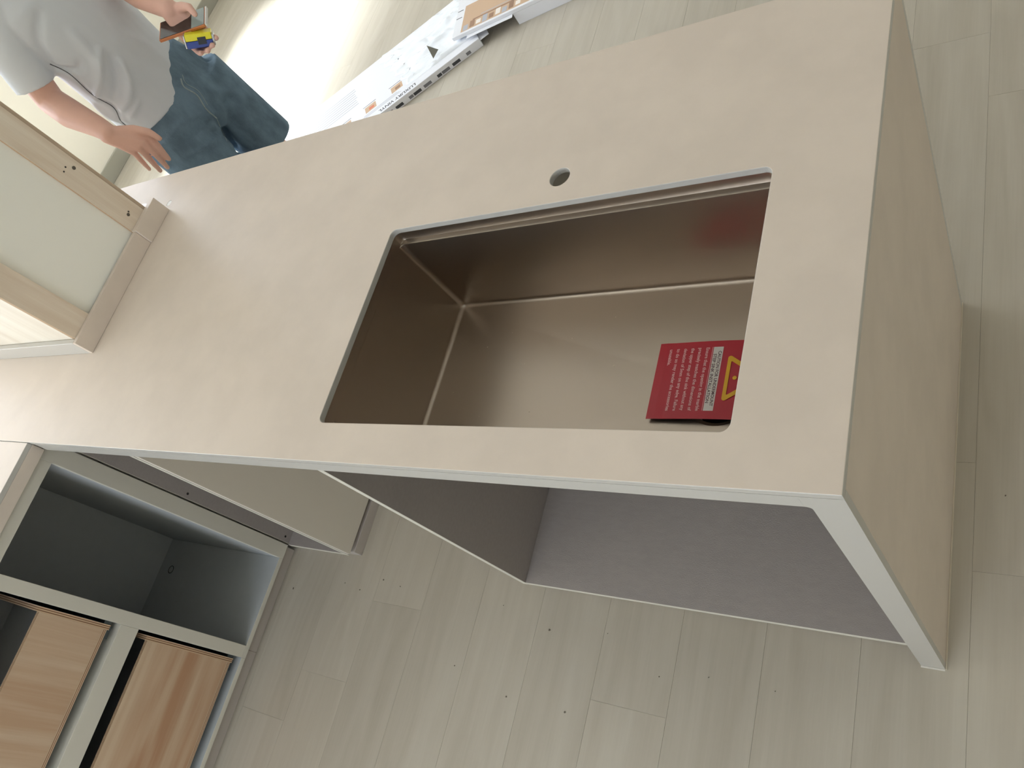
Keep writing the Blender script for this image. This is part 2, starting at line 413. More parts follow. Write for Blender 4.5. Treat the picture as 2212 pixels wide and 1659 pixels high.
# dust in the sink
bm = bmesh.new()
for (x, y) in [(-.787, .404), (-.690, .380), (-.64, .31), (-.74, .35), (-.60, .21), (-.66, .15), (-.71, .20), (-.55, .36), (-.52, .17), (-.79, .25), (-.47, .40), (-.45, .30)]:
    s = random.uniform(.0006, .0013)
    bmesh.ops.create_icosphere(bm, subdivisions=1, radius=s, matrix=Matrix.Translation((x, y, .6542)) @ Matrix.Diagonal((random.uniform(.6, 2), 1, .6, 1)))
tag(link('sink_dust', mesh_of(bm, 'sink_dust'), M_dust), 'white specks of dust scattered on the bottom of the steel sink', 'dust', kind='stuff')

# ------------------------------------------------------------------ caution card
ZC = .6545
card_pts = [(-.3685, .199), (-.172, .199), (-.172, .3385), (-.3685, .3385)]
bm = bmesh.new(); NX = 14
rows = []
for i in range(NX+1):
    x = -.3685 + (.1965)*i/NX
    lift = .0035*math.sin(PI*min(1, i/NX))**1 + (.001 if i < 2 else 0)
    rows.append([bm.verts.new((x, .199 if j == 0 else .3385, ZC+lift)) for j in range(2)])
for A, B in zip(rows[:-1], rows[1:]): bm.faces.new((A[0], B[0], B[1], A[1]))
e = bmesh.ops.extrude_face_region(bm, geom=bm.faces[:])
for v in e['geom']:
    if isinstance(v, bmesh.types.BMVert): v.co.z += .0004
bmesh.ops.recalc_face_normals(bm, faces=bm.faces[:])
card = link('caution_card', mesh_of(bm, 'caution_card'), M_card)
tag(card, 'red printed caution card lying over the waste hole inside the sink', 'card')
ZP = ZC+.0044
RT = Matrix(((0, 1, 0), (-1, 0, 0), (0, 0, 1)))      # reading towards -Y, letters up towards +X
def zc(x): return ZC + .0035*math.sin(PI*(x+.3685)/.1965) + .00045
def card_text(nm, s, x, y, size, M, sx=1.0, align='LEFT'):
    return text(nm, s, (x, y, zc(x)+.0006), RT, size, M, card, align, sx)
quad('title_band', [(-.2730, .213, zc(-.265)+.0001), (-.2570, .213, zc(-.257)+.0001), (-.2570, .327, zc(-.257)+.0001), (-.2730, .327, zc(-.273)+.0001)], M_cardwhite, card)
quad('rule_line', [(-.2752, .213, zc(-.275)+.0001), (-.2745, .213, zc(-.275)+.0001), (-.2745, .327, zc(-.275)+.0001), (-.2752, .327, zc(-.275)+.0001)], M_cardtxt, card)
card_text('title_lettering', 'CAUTION FOR UNDERMOUNT', -.2640, .270, .0073, M_carddark, .96, 'CENTER')
card_text('title_lettering', 'STEP SINK INSTALLATION', -.2715, .270, .0073, M_carddark, 1.04, 'CENTER')
lines_ = ['Ensure that the opening in the marble', 'precisely matches the dimensions of', 'the upper step of the sink without any', 'deviation of 5mm on any edge. Failure', 'to do so may render the accessories', 'unusable.']
for i, s in enumerate(lines_):
    x = -.2855 - .0128*i
    o = card_text('lettering', s, x, .3265, .0082, M_cardtxt)
    wd = max(v.co.y for v in o.data.vertices) - min(v.co.y for v in o.data.vertices)
    if i < 5:                      # justified block
        f = .1135/wd
        for v in o.data.vertices: v.co.y = .3265 + (v.co.y-.3265)*f
# warning triangle (rounded outline) and exclamation mark
def tri_outline(base, half, apex, rad):
    P = [Vector((base, .270-half)), Vector((base, .270+half)), Vector((apex, .270))]
    out = []
    for k in range(3):
        p = P[k]; a_, b_ = (P[k-1]-p).normalized(), (P[(k+1) % 3]-p).normalized()
        ang = a_.angle(b_); dist = rad/math.tan(ang/2)
        c_ = p + (a_+b_).normalized()*(rad/math.sin(ang/2))
        s0, s1 = p+a_*dist-c_, p+b_*dist-c_
        t0 = math.atan2(s0.y, s0.x); t1 = math.atan2(s1.y, s1.x)
        dlt = (t1-t0+PI) % (2*PI)-PI
        for i in range(7): out.append((c_.x+rad*math.cos(t0+dlt*i/6), c_.y+rad*math.sin(t0+dlt*i/6)))
    return out
def flat(name, splines, z, M, parent):
    cu = bpy.data.curves.new(name, 'CURVE'); cu.dimensions = '2D'; cu.fill_mode = 'BOTH'; cu.extrude = .0001
    for pts in splines:
        s = cu.splines.new('POLY'); s.points.add(len(pts)-1)
        for p, q_ in zip(s.points, pts): p.co = (q_[0], q_[1], 0, 1)
        s.use_cyclic_u = True
    o = bpy.data.objects.new(name, cu); C.objects.link(o); o.location = (0, 0, z)
    return to_mesh(o, name, M, parent)
flat('warning_triangle', [tri_outline(-.2465, .043, -.182, .004), tri_outline(-.2405, .0305, -.1945, .0012)[::-1]], ZC+.0044, M_yellow, card)
flat('exclamation_mark', [circ(-.2310, .270, .0034, 20), rrect(-.2245, -.206, .2675, .2725, .002)], ZC+.0044, M_yellow, card)

# ------------------------------------------------------------------ cabinets below the countertop
ZU = H-AP-.001       # underside of the aprons
PT = .015
YC = .026            # plane of the cabinet fronts
SC = empty('sink_cabinet', (-.49, .4, 0), 'open grey-lined base cabinet under the sink, doors not yet fitted', 'cabinet')
o3 = (-.49, .4, 0)
def lined(name, lo, hi, parent, off, inner, edge=M_cream, lining=M_grey, bev=.0006, face_axis=1, face_sign=-1):
    """panel whose front edge strip (towards face_axis/face_sign) is cream and whose faces are lined"""
    o = box(name, lo, hi, lining, parent, bev, 1, off)
    o.data.materials.append(edge)
    for p in o.data.polygons:
        if p.normal[face_axis]*face_sign > .5: p.material_index = 1
    return o
lined('side_panel', (-.935, YC, .05-PT), (-.920, .775, ZU), SC, o3, 1)
lined('side_panel', (-.0575, YC, .05-PT), (-.0425, .775, ZU), SC, o3, 1)
lined('bottom_panel', (-.9199, YC+.0002, .05-PT), (-.0576, .775, .050), SC, o3, 1)
lined('back_panel', (-.9199, .765, .0502), (-.0576, .7749, ZU), SC, o3, 1)
box('plinth', (-.93, YC+.03, 0), (-.0425, YC+.045, .0345), M_plinth, SC, .001, 1, o3)

CC = empty('corner_cabinet', (-1.69, .4, 0), 'narrow open corner cabinet with grey lining and cream end panel', 'cabinet')
o4 = (-1.69, .4, 0)
lined('side_panel', (-1.8345, YC+.004, .05-PT), (-1.8215, .775, ZU), CC, o4, 1, face_axis=1)
lined('side_panel', (-1.574, YC, .05-PT), (-1.560, .775, ZU), CC, o4, 1)
lined('bottom_panel', (-1.8214, YC+.0002, .05-PT), (-1.5741, .775, .050), CC, o4, 1)
box('back_panel', (-1.8214, .765, .0502), (-1.5741, .775, ZU), M_grey, CC, .0005, 1, o4)
box('end_panel', (-1.5585, YC+.001, .048), (-1.546, .775, ZU), M_creamd, CC, .0008, 1, o4)
box('plinth', (-1.82, YC+.012, 0), (-1.545, .775, .0345), M_plinth, CC, .001, 1, o4)
for (x, z) in ((0, .449), (0, .072)):
    bm = bmesh.new(); yy = .044 if z > .3 else .046
    cyl(bm, (-1.8213+1.69, yy-.4, z), (-1.8205+1.69, yy-.4, z), .0035, n=12)
    link('hinge_hole', mesh_of(bm, 'hinge_hole'), M_dark, CC)

# return run: open unit and drawer unit, fronts facing +X at x = -1.82
XF, XB = -1.820, -2.40
OC = empty('open_cabinet', (-2.1, -.15, 0), 'tall open cream-framed cabinet with blue-grey interior beside the corner', 'cabinet')
o5 = (-2.1, -.15, 0)
box('stile', (XF-.018, -.020, .05), (XF, YC-.001, ZU), M_cream, OC, .0007, 1, o5)
box('side_panel', (XB, -.0200, .05), (XF-.0182, -.008, ZU), M_grey2, OC, .0005, 1, o5)
lined('bottom_panel', (XB, -.3250, .05), (XF-.0002, -.0202, .0645), OC, o5, 1, lining=M_grey2, face_axis=0, face_sign=1)
box('top_rail', (XF-.018, -.2899, .822), (XF-.0001, -.0201, ZU), M_cream, OC, .0005, 1, o5)
lined('divider', (XB, -.3250, .0647), (XF, -.2900, ZU), OC, o5, 1, lining=M_grey2, face_axis=0, face_sign=1)
box('back_panel', (XB-.008, -.3070, .05), (XB-.0002, -.008, ZU), M_grey2, OC, .0005, 1, o5)
box('plinth', (-2.38, -.3, 0), (XF-.022, .022, .0495), M_plinth, OC, .001, 1, o5)
bm = bmesh.new()
for k in range(28):
    a0, a1 = 2*PI*k/28, 2*PI*(k+1)/28
    for rr in ((.0115, .0135),):
        v = [bm.verts.new((-2.336+2.1+rr[i]*math.cos(a), -.123+.15+rr[i]*math.sin(a), .0655)) for a in (a0, a1) for i in (0, 1)]
        bm.faces.new((v[0], v[1], v[3], v[2]))
bmesh.ops.remove_doubles(bm, verts=bm.verts[:], dist=1e-5)
e = bmesh.ops.extrude_face_region(bm, geom=bm.faces[:])
for v in e['geom']:
    if isinstance(v, bmesh.types.BMVert): v.co.z -= .0008
link('cable_hole_ring', mesh_of(bm, 'cable_hole_ring'), M_dark, OC)

DC = empty('drawer_cabinet', (-2.1, -.7, 0), 'cream-framed cabinet holding two plywood drawer boxes without fronts', 'cabinet')
o6 = (-2.1, -.7, 0)
YD0, YD1 = -1.02, -.3075
lined('side_panel', (XB, YD0-.018, .05), (XF, YD0, ZU), DC, o6, 1, lining=M_grey2, face_axis=0, face_sign=1)
lined('bottom_panel', (XB, YD0+.0002, .05), (XF-.0002, YD1-.0178, .0645), DC, o6, 1, lining=M_grey2, face_axis=0, face_sign=1)
box('middle_rail', (XF-.06, YD0+.0002, .420), (XF-.0001, YD1-.0177, .474), M_cream, DC, .0007, 1, o6)
box('top_rail', (XF-.018, YD0+.0002, .812), (XF-.0001, YD1-.0177, ZU), M_cream, DC, .0007, 1, o6)
box('back_panel', (XB-.008, YD0, .05), (XB-.0002, YD1, ZU), M_grey2, DC, .0005, 1, o6)
box('plinth', (-2.38, YD0, 0), (XF-.022, -.3005, .0495), M_plinth, DC, .001, 1, o6)
def ply_stack(name, lo, hi, axis, parent, off, M_face):
    """plywood board showing its veneers: five layers across its thickness, in one part"""
    bm = bmesh.new(); t = (hi[axis]-lo[axis])/5; mats = []
    for k in range(5):
        l2, h2 = list(lo), list(hi); l2[axis] = lo[axis]+k*t; h2[axis] = lo[axis]+(k+1)*t
        if k in (1, 3): 
            for a_ in range(3):
                if a_ != axis: l2[a_] += .0004; h2[a_] -= .0004
        bbox(bm, [l2[i]-off[i] for i in range(3)], [h2[i]-off[i] for i in range(3)])
    me = mesh_of(bm, name)
    for mm in (M_face, M_ply_edge1, M_ply_edge2): me.materials.append(mm)
    for i, p in enumerate(me.polygons):
        k = i//6
        p.material_index = 0 if abs(p.normal[axis]) > .5 else (2 if k in (1, 3) else 1)
    return link(name, me, None, parent)
def drawer(z0, z1, xf, M_f):
    d = bpy.data.objects.new('drawer', None); C.objects.link(d); d.parent = DC
    d.location = (0, 0, 0)
    ys0, ys1 = YD0+.013, YD1-.0265
    ply_stack('side_panel', (xf-.50, ys1-.0125, z0), (xf, ys1, z1+.008), 1, d, o6, M_grey2)
    ply_stack('side_panel', (xf-.50, ys0, z0), (xf, ys0+.0125, z1+.008), 1, d, o6, M_grey2)
    ply_stack('front_panel', (xf-.0125, ys0+.0128, z0+.0155), (xf-.001, ys1-.0128, z1), 0, d, o6, M_f)
    ply_stack('bottom_panel', (xf-.50, ys0+.0128, z0+.0045), (xf-.001, ys1-.0128, z0+.0152), 2, d, o6, M_grey2)
    box('back_panel', (xf-.50, ys0+.0128, z0+.0155), (xf-.488, ys1-.0128, z1-.01), M_grey2, d, 0, 1, o6)
    bm = bmesh.new()
    bbox(bm, [(xf-.48)+2.1, ys1+.0008+.7, z0-.004], [xf-.008+2.1, ys1+.0080+.7, z0+.016])
    bbox(bm, [(xf-.06)+2.1, ys1-.035+.7, z0-.012], [xf-.012+2.1, ys1-.004+.7, z0-.001])
    link('runner', mesh_of(bm, 'runner'), M_metal, d)
    return d
drawer(.496, .683, XF-.006, M_ply_h)
drawer(.088, .378, XF-.006, M_ply_y)
# the further end of the run, mostly outside the picture
EC = empty('end_cabinet', (-2.1, -1.7, 0), 'closed cream base cabinet at the outer end of the return run', 'cabinet')
o7 = (-2.1, -1.7, 0)
box('body', (XB, -2.29, .05), (XF-.02, -1.0385, ZU), M_cream, EC, .001, 1, o7)
for k in range(2):
    ya = -2.288+k*.624
    d = box('door', (XF-.0195, ya+.001, .052), (XF-.001, ya+.622, ZU-.003), M_cream, EC, .001, 1, o7)
box('plinth', (-2.38, -2.28, 0), (XF-.05, -1.04, .0495), M_plinth, EC, .001, 1, o7)
# support under the far end of the worktop
BC = empty('back_cabinet', (-2.3, .4, 0), 'cream base cabinet under the corner of the worktop behind the column', 'cabinet')
o8 = (-2.3, .4, 0)
box('body', (-2.76, .03, .05), (-1.836, .775, ZU), M_cream, BC, .001, 1, o8)
box('plinth', (-2.73, .05, 0), (-1.86, .75, .0495), M_plinth, BC, .001, 1, o8)

# ------------------------------------------------------------------ unfinished column standing on the worktop
K = empty('column', (-2.2, .45, H), 'unfinished box column of pale panel and plywood strips standing on the countertop', 'column')
o9 = (-2.2, .45, H)
CX0, CX1, CY0, CY1, CZ = -2.70, -1.7385, .2510, .6400, 2.68
zb_ = H+.054
box('front_panel', (CX1-.012, .3200, H+.001), (CX1-.0015, .5620, CZ), mat('pale_green_cream_board', (240, 239, 229), .6), K, 0, 1, o9)
ply_stack('plywood_strip', (CX1-.0065, CY0+.0002, H+.001), (CX1+.0050, .3198, CZ), 0, K, o9, M_ply_pale)
ply_stack('plywood_strip', (CX1-.0065, .5622, H+.001), (CX1+.0050, CY1-.0102, CZ), 0, K, o9, M_ply_pale)
box('lipping', (CX1-.0065, CY1-.0098, H+.001), (CX1+.0036, CY1-.0002, CZ), mat('lipping_brown', (190, 170, 148), .7), K, .0008, 1, o9)
box('side_panel', (CX0, CY0, H+.001), (CX1-.0067, CY0+.012, CZ), M_white_ply, K, .0005, 1, o9)
box('side_panel', (CX0, CY1-.012, H+.001), (CX1-.0067, CY1, CZ), M_white_ply, K, .0005, 1, o9)
box('rear_panel', (CX0-.012, CY0, H+.001), (CX0-.0002, CY1, CZ), M_white_ply, K, .0005, 1, o9)
# stone skirt round the foot
box('front_skirt', (-1.7330, .2372, H+.0003), (-1.7200, .5605, H+.047), M_stone, K, .0009, 2, o9)
box('side_skirt', (-2.72, .2370, H+.0003), (-1.7332, .2500, H+.047), M_stone_edge, K, .0009, 2, o9)
box('front_skirt_cap', (-1.7330, .5612, H+.0003), (-1.7140, .6650, H+.050), M_stone, K, .0009, 2, o9)
box('side_skirt', (-2.72, .6410, H+.0003), (-1.7332, .6540, H+.047), M_stone_edge, K, .0009, 2, o9)
for (y, z, rr) in ((.611, 1.134, .0045), (.594, .9760, .0042), (.601, .979, .0022), (.588, 1.148, .002), (.60, 1.15, .002)):
    bm = bmesh.new(); cyl(bm, (CX1+.0048+2.2, y-.45, z-H), (CX1+.0056+2.2, y-.45, z-H), rr, n=14)
    o = link('screw', mesh_of(bm, 'screw'), M_screw if rr > .003 else M_dark, K)

# ------------------------------------------------------------------ flooring cartons on the floor behind
M_carton = mat('white_carton', (226, 227, 232), .45, spec=.5)
M_film = mat('plastic_film', (238, 242, 248), .12, spec=.8, bump=.8, bscale=30)
M_print = mat('print_grey', (120, 120, 126), .6); M_print2 = mat('print_pale', (176, 178, 186), .6)
M_ink = mat('print_dark', (60, 62, 66), .6)
M_tan = mat('print_tan', (196, 166, 138), .5); M_tan2 = mat('print_tan_dark', (150, 118, 96), .5); M_orange = mat('print_orange', (206, 120, 92), .5)
a34 = math.atan2(-.559, -.829)
CB = empty('flooring_carton', (-1.97, 2.168, 0), 'long white vinyl flooring carton in shiny film, lying on the floor behind the island', 'box', a34)
# local x runs along the box (away from its near end), local y = towards the camera side is +, since x was turned round
def cb(name, u0, u1, v0, v1, z0, z1, M, bev=.002): return box(name, (u0, -v1, z0), (u1, -v0, z1), M, CB, bev)
cb('carton_body', -.16, 1.32, .0, .43, .0005, .040, M_carton, .002)
cb('end_flap', -.205, -.161, -.004, .10, .030, .032, M_carton, .0005)
bm = bmesh.new(); NU, NV = 50, 40; g = {}
for i in range(NU+1):
    for j in range(NV+1):
        v = .050+.37*j/NV; u = -.15+(.33+.30*v)*i/NU
        if i > NU-6: u += .02*math.sin(j*.9)
        h = .0405+.022*max(0, noise.noise(Vector((u*7, v*26, 0))))+.010*abs(noise.noise(Vector((u*22, v*50, 3))))
        if j in (0, NV) or i in (0, NU): h = .0405
        g[i, j] = bm.verts.new((u, -v, h))
for i in range(NU):
    for j in range(NV): bm.faces.new((g[i, j], g[i+1, j], g[i+1, j+1], g[i, j+1]))
link('crumpled_film', mesh_of(bm, 'crumpled_film', True), M_film, CB)
RB = Matrix(((1, 0, 0), (0, 1, 0), (0, 0, 1)))
def ct(s, u, v, size, M, sx=1): text('lettering', s, (u, -v, .0404), RB, size, M, CB, 'LEFT', sx)
ct('LUXURY VINYL', .175, .030, .027, M_ink, 1.12)
ct('LUXURY VINYL', .60, .030, .027, M_ink, 1.12)
for u in (.235, .385, .53, .68):
    cb('print_photo', u, u+.062, .078, .122, .0400, .0404, M_tan, 0)
    cb('print_photo', u+.012, u+.04, .085, .105, .04041, .0406, {0.235: M_tan2, .385: M_orange}.get(u, M_tan2), 0)
    cb('print_caption', u-.004, u+.07, .130, .134, .0400, .0403, M_print, 0)
for k in range(3): cb('print_line', .25+.01*k, .50-.02*k, .048+.008*k, .0505+.008*k, .0400, .0403, M_print2, 0)
for k in range(8):
    cb('print_line', .47+.004*(k % 3), .92-.03*(k % 4), .20+.019*k, .2045+.019*k, .0400, .0403, M_print2, 0)
for k in range(10):
    u = -.10+.052*k+.004*(k % 3)
    box('print_mark', (u, .0001, .008), (u+(.040 if k % 3 else .022), .0007, .022), M_ink if k % 2 else M_print, CB)
tb = quad('torn_tab', [(.055, -.070, .056), (.018, -.105, .058), (.050, -.118, .098)], mat('torn_tab_card', (132, 130, 122), .6), CB, .0008)
a10 = math.radians(10)
C2 = empty('carton_lid', (-1.966, 2.267, .056), 'white flooring carton with a tan room picture, overlapping the end of the long one', 'box', a10)
def c2(name, x0_, x1_, y0_, y1_, z0, z1, M, bev=.0): return box(name, (x0_, y0_, z0), (x1_, y1_, z1), M, C2, bev)
c2('carton_body', 0, 1.05, 0, .36, -.001, .016, M_carton, .002)
c2('side_flap', .07, .30, -.022, -.001, -.0005, .001, M_carton, .0004)
c2('picture', .044, .40, .012, .19, .0160, .0164, M_tan)
for k in range(9):
    x_ = .055+.033*k; c2('picture_detail', x_, x_+.024, .016+.004*(k % 3), .05+.012*(k % 2), .0164, .0167, (M_print2, M_tan2, M_cardwhite)[k % 3])
c2('picture_detail', .10, .38, .062, .070, .0164, .0167, M_tan2)
c2('picture_detail', .14, .36, .078, .082, .0164, .0167, M_print2)
for k in range(4): c2('print_mark', .10+.03*k, .12+.03*k, .235, .25, .0160, .0164, M_ink)
for k in range(2): c2('print_line', .004, .034, .12+.05*k, .124+.05*k, .0160, .0164, M_ink)
c2('side_wall', .30, 1.05, .0005, .0025, -.0555, -.0012, M_carton)
box('carton_support', (.30, .10, -.0555), (1.0, .33, -.0015), M_carton, C2, .002)

# crumbs on the floor
bm = bmesh.new()
for (x, y) in [(-.85, -.068), (-1.575, .031-.08), (-1.508, -.06), (-.925, -.24), (-1.784, -.094), (-1.43, -.02), (-1.36, -.03), (-.694, -.05), (-.30, -.1), (-1.1, -.2), (-.76, -.24), (-1.0, -.03), (-.55, -.12), (.09, .35), (-.44, -.1)]:
    s = random.uniform(.0012, .0026)
    bmesh.ops.create_icosphere(bm, subdivisions=1, radius=s, matrix=Matrix.Translation((x, y, .0008)) @ Matrix.Rotation(random.random()*3, 4, 'Z') @ Matrix.Diagonal((random.uniform(.6, 1.8), 1, .5, 1)))
tag(link('floor_crumbs', mesh_of(bm, 'floor_crumbs'), M_specks), 'dark crumbs scattered over the pale floor in front of the cabinets', 'crumbs', kind='stuff')

# ------------------------------------------------------------------ person behind the island
PO = Vector((-2.087, 1.259, 0)); PR = math.radians(55.666)
person = empty('person', PO, 'person in pale t-shirt and blue denim shorts holding a phone behind the island', 'person', PR)
PMi = (Matrix.Translation(PO) @ Matrix.Rotation(PR, 4, 'Z')).inverted()
CL = PMi @ Vector(CAM)                       # camera position in the figure's own frame, used to lay seams on the cloth
FV, LV = Vector((.57, -.82, 0)).normalized(), Vector((.82, .57, 0)).normalized()
def ringloft(bm, rings, n=32, e=2.0):
    """closed loft; ring = (centre, half-axis A, half-axis B)"""
    R_ = []
    for c, A, B in rings:
        c, A, B = Vector(c), Vector(A), Vector(B); r_ = []
        for k in range(n):
            t = 2*PI*k/n; ct_, st_ = math.cos(t), math.sin(t)
            x = math.copysign(abs(ct_)**(2/e), ct_); y = math.copysign(abs(st_)**(2/e), st_)
            r_.append(bm.verts.new(c + A*x + B*y))
        R_.append(r_)
    for a_, b_ in zip(R_[:-1], R_[1:]):
        for k in range(n): bm.faces.new((a_[k], a_[(k+1) % n], b_[(k+1) % n], b_[k]))
    bm.faces.new(R_[0][::-1]); bm.faces.new(R_[-1])
def ball(bm, c, r, s=(1, 1, 1), rot=None):
    M_ = Matrix.Translation(c) @ (rot.to_4x4() if rot else Matrix.Identity(4)) @ Matrix.Diagonal((s[0], s[1], s[2], 1))
    bmesh.ops.create_uvsphere(bm, u_segments=20, v_segments=14, radius=r, matrix=M_)
def chain(bm, pts, ends=True):
    """tapered limb through (point, radius) with round joints"""
    for (p, r) in (pts if ends else pts[1:-1]): ball(bm, Vector(p), r)
    for (p, r), (q_, s_) in zip(pts[:-1], pts[1:]): cyl(bm, p, q_, r, s_, 20)
def tsec(z, cx, cy, a, b): return ((cx, cy, z), LV*a, FV*b)
def voxel(bm, name, size, smooth_it, M, parent, fac=.5):
    bmesh.ops.recalc_face_normals(bm, faces=bm.faces[:])
    me = bpy.data.meshes.new('tmp'); bm.to_mesh(me); bm.free()
    o = bpy.data.objects.new('tmp', me); C.objects.link(o)
    r = o.modifiers.new('r', 'REMESH'); r.mode = 'VOXEL'; r.voxel_size = size; r.use_smooth_shade = True
    s_ = o.modifiers.new('s', 'SMOOTH'); s_.iterations = smooth_it; s_.factor = fac
    dg = bpy.context.evaluated_depsgraph_get(); dg.update()
    out = bpy.data.meshes.new_from_object(o.evaluated_get(dg)); out.name = name
    bpy.data.objects.remove(o, do_unlink=True); bpy.data.meshes.remove(me)
    out.materials.clear(); out.materials.append(M)
    for p in out.polygons: p.use_smooth = True
    return link(name, out, None, parent)
M_skin = mat('skin', (224, 180, 163), .5, spec=.35, mottle=.5, mscale=25, dark=.93)
M_shirt = mat('t_shirt_cotton', (218, 224, 232), .9, spec=.2, bump=.12, bscale=900)
M_denim = mat('denim', (120, 144, 164), .9, spec=.15, mottle=1.0, mscale=18, dark=.66, bump=.5, bscale=500, stretch=(1, 1, .6))
M_denim2 = mat('denim_seam', (158, 172, 176), .9, spec=.15)
M_thread = mat('seam_grey', (112, 116, 122), .9)  # darker grey of the t-shirt's stitched side seam
M_hair = mat('hair_black', (26, 22, 20), .45, bump=.6, bscale=300)
M_shoe = mat('shoe_white', (206, 206, 204), .6); M_sole = mat('shoe_sole', (160, 158, 152), .7)

# body: one continuous surface
bm = bmesh.new()
ringloft(bm, [tsec(.74, -.078, .06, .10, .07), tsec(.80, -.078, .06, .155, .105), tsec(.90, -.08, .058, .155, .105), tsec(1.02, -.088, .052, .135, .098),
              tsec(1.18, -.092, .045, .138, .096), tsec(1.30, -.094, .040, .150, .088), tsec(1.375, -.095, .04, .130, .07), tsec(1.405, -.096, .038, .06, .055)])
chain(bm, [((-.096, .036, 1.38), .055), ((-.094, .022, 1.47), .052)])
# head
ball(bm, Vector((-.090, .016, 1.585)), .092, (.86, 1.02, 1.12)); ball(bm, Vector((-.082, .000, 1.525)), .070, (.86, .95, 1.0))
hc = Vector((-.090, .016, 1.57))
chain(bm, [(hc+FV*.086+Vector((0, 0, .02)), .009), (hc+FV*.104+Vector((0, 0, -.012)), .013)])
for s_ in (-1, 1):
    ball(bm, hc+LV*(.079*s_)+Vector((0, 0, -.005))-FV*.004, .020, (.45, .8, 1.3), Matrix.Rotation(math.radians(35), 3, 'Z'))
    chain(bm, [(hc+FV*.084+LV*(.016*s_)+Vector((0, 0, .036)), .007), (hc+FV*.076+LV*(.042*s_)+Vector((0, 0, .036)), .006)])
    ball(bm, hc+FV*.095+LV*(.008*s_)+Vector((0, 0, -.016)), .009)
    chain(bm, [(hc+FV*.087+LV*(.014*s_)+Vector((0, 0, -.044)), .006), (hc+FV*.092+Vector((0, 0, -.044)), .0075)])
chain(bm, [(hc+FV*.075+Vector((0, 0, -.076)), .018), (hc+FV*.070+Vector((0, 0, -.070)), .02)])
# legs
for hip, knee, ank in (((-.005, .105, .80), (.036, .090, .455), (.045, .150, .085)), ((-.150, .012, .80), (-.172, -.022, .455), (-.175, .035, .085))):
    mid = Vector(hip).lerp(Vector(knee), .5)-FV*.008; kb = Vector(knee); cf = kb.lerp(Vector(ank), .35) - FV*.012
    chain(bm, [(hip, .088), (mid, .070), (Vector(knee)-FV*.012, .050), (cf, .054), (Vector(kb.lerp(Vector(ank), .75)), .038), (ank, .034)])
    a_ = Vector(ank); chain(bm, [(a_-Vector((0, 0, .035))-FV*.025, .034), (a_-Vector((0, 0, .052))+FV*.08, .030), (a_-Vector((0, 0, .060))+FV*.15, .022)])
# his right arm (towards the column) and hand
chain(bm, [((-.222, -.020, 1.340), .046), ((-.280, -.032, 1.23), .044), ((-.312, -.042, 1.125), .040), ((-.300, -.110, 1.082), .042), ((-.272, -.205, 1.036), .031), ((-.261, -.250, 1.012), .026)])
wr = Vector((-.261, -.252, 1.010))
kn = [Vector(p) for p in ((-.190, -.296, .950), (-.213, -.302, .945), (-.236, -.296, .942), (-.257, -.280, .946))]
tips = [Vector(p) for p in ((-.207, -.308, .868), (-.230, -.293, .850), (-.253, -.272, .851), (-.272, -.251, .869))]
for i, k_ in enumerate(kn):
    off_ = (k_-kn[1])*.35
    chain(bm, [(wr+off_*.9, .018), (wr.lerp(k_, .55)+off_*.2, .0155), (k_, .0118)])
    t_ = tips[i]; m1 = k_.lerp(t_, .42)+Vector((.0, -.010, -.002)); m2 = k_.lerp(t_, .74)+Vector((0, -.006, 0))
    q0 = (1, 1, .97, .85)[i]; chain(bm, [(k_, .0105*q0), (m1, .0092*q0), (m2, .0083*q0), (t_, .0070*q0)])
chain(bm, [(wr+Vector((.018, -.006, -.008)), .017), (Vector((-.208, -.278, .980)), .0145), (Vector((-.182, -.312, .958)), .0100), (Vector((-.176, -.332, .932)), .0080)])
# his left arm, bent, hand closed round phone and tape measure
chain(bm, [((.040, .118, 1.345), .052), ((.062, .030, 1.26), .046), ((.084, -.045, 1.175), .040), ((.092, -.115, 1.150), .041), ((.106, -.205, 1.118), .031), ((.112, -.240, 1.104), .026)])
wl = Vector((.112, -.244, 1.100))
kl = [Vector(p) for p in ((.138, -.262, 1.043), (.120, -.258, 1.036), (.101, -.254, 1.033), (.083, -.250, 1.036))]
pl = [Vector(p) for p in ((.138, -.300, 1.000), (.118, -.298, .993), (.099, -.296, .992), (.080, -.292, .998))]
tl_ = [Vector(p) for p in ((.140, -.352, 1.003), (.118, -.360, 1.000), (.098, -.362, 1.000), (.080, -.350, 1.006))]
for i, k_ in enumerate(kl):
    off_ = (k_-kl[1])*.4
    chain(bm, [(wl+off_*.9, .017), (wl.lerp(k_, .55)+off_*.3, .0155), (k_, .0125)])
    chain(bm, [(k_, .011), (pl[i], .0095), (pl[i].lerp(tl_[i], .55)+Vector((0, 0, -.003)), .0086), (tl_[i], .0076)])
chain(bm, [(wl+Vector((.014, -.004, -.006)), .017), (Vector((.139, -.272, 1.094)), .0135), (Vector((.150, -.302, 1.089)), .0105), (Vector((.146, -.330, 1.075)), .0085)])
voxel(bm, 'body', .0038, 3, M_skin, person)
for s_ in (-1, 1):
    bm = bmesh.new(); ball(bm, hc+FV*.072+LV*(.031*s_)+Vector((0, 0, .016)), .0125)
    link('eye', mesh_of(bm, 'eye', True), mat('eye_dark', (60, 48, 42), .2), person)
bm = bmesh.new()
ball(bm, hc+Vector((0, 0, .032))-FV*.012, .098, (.90, 1.06, 1.04)); ball(bm, hc+Vector((0, 0, -.01))-FV*.035, .078, (1, .9, 1.1))
hairo = voxel(bm, 'hair', .006, 4, M_hair, person)

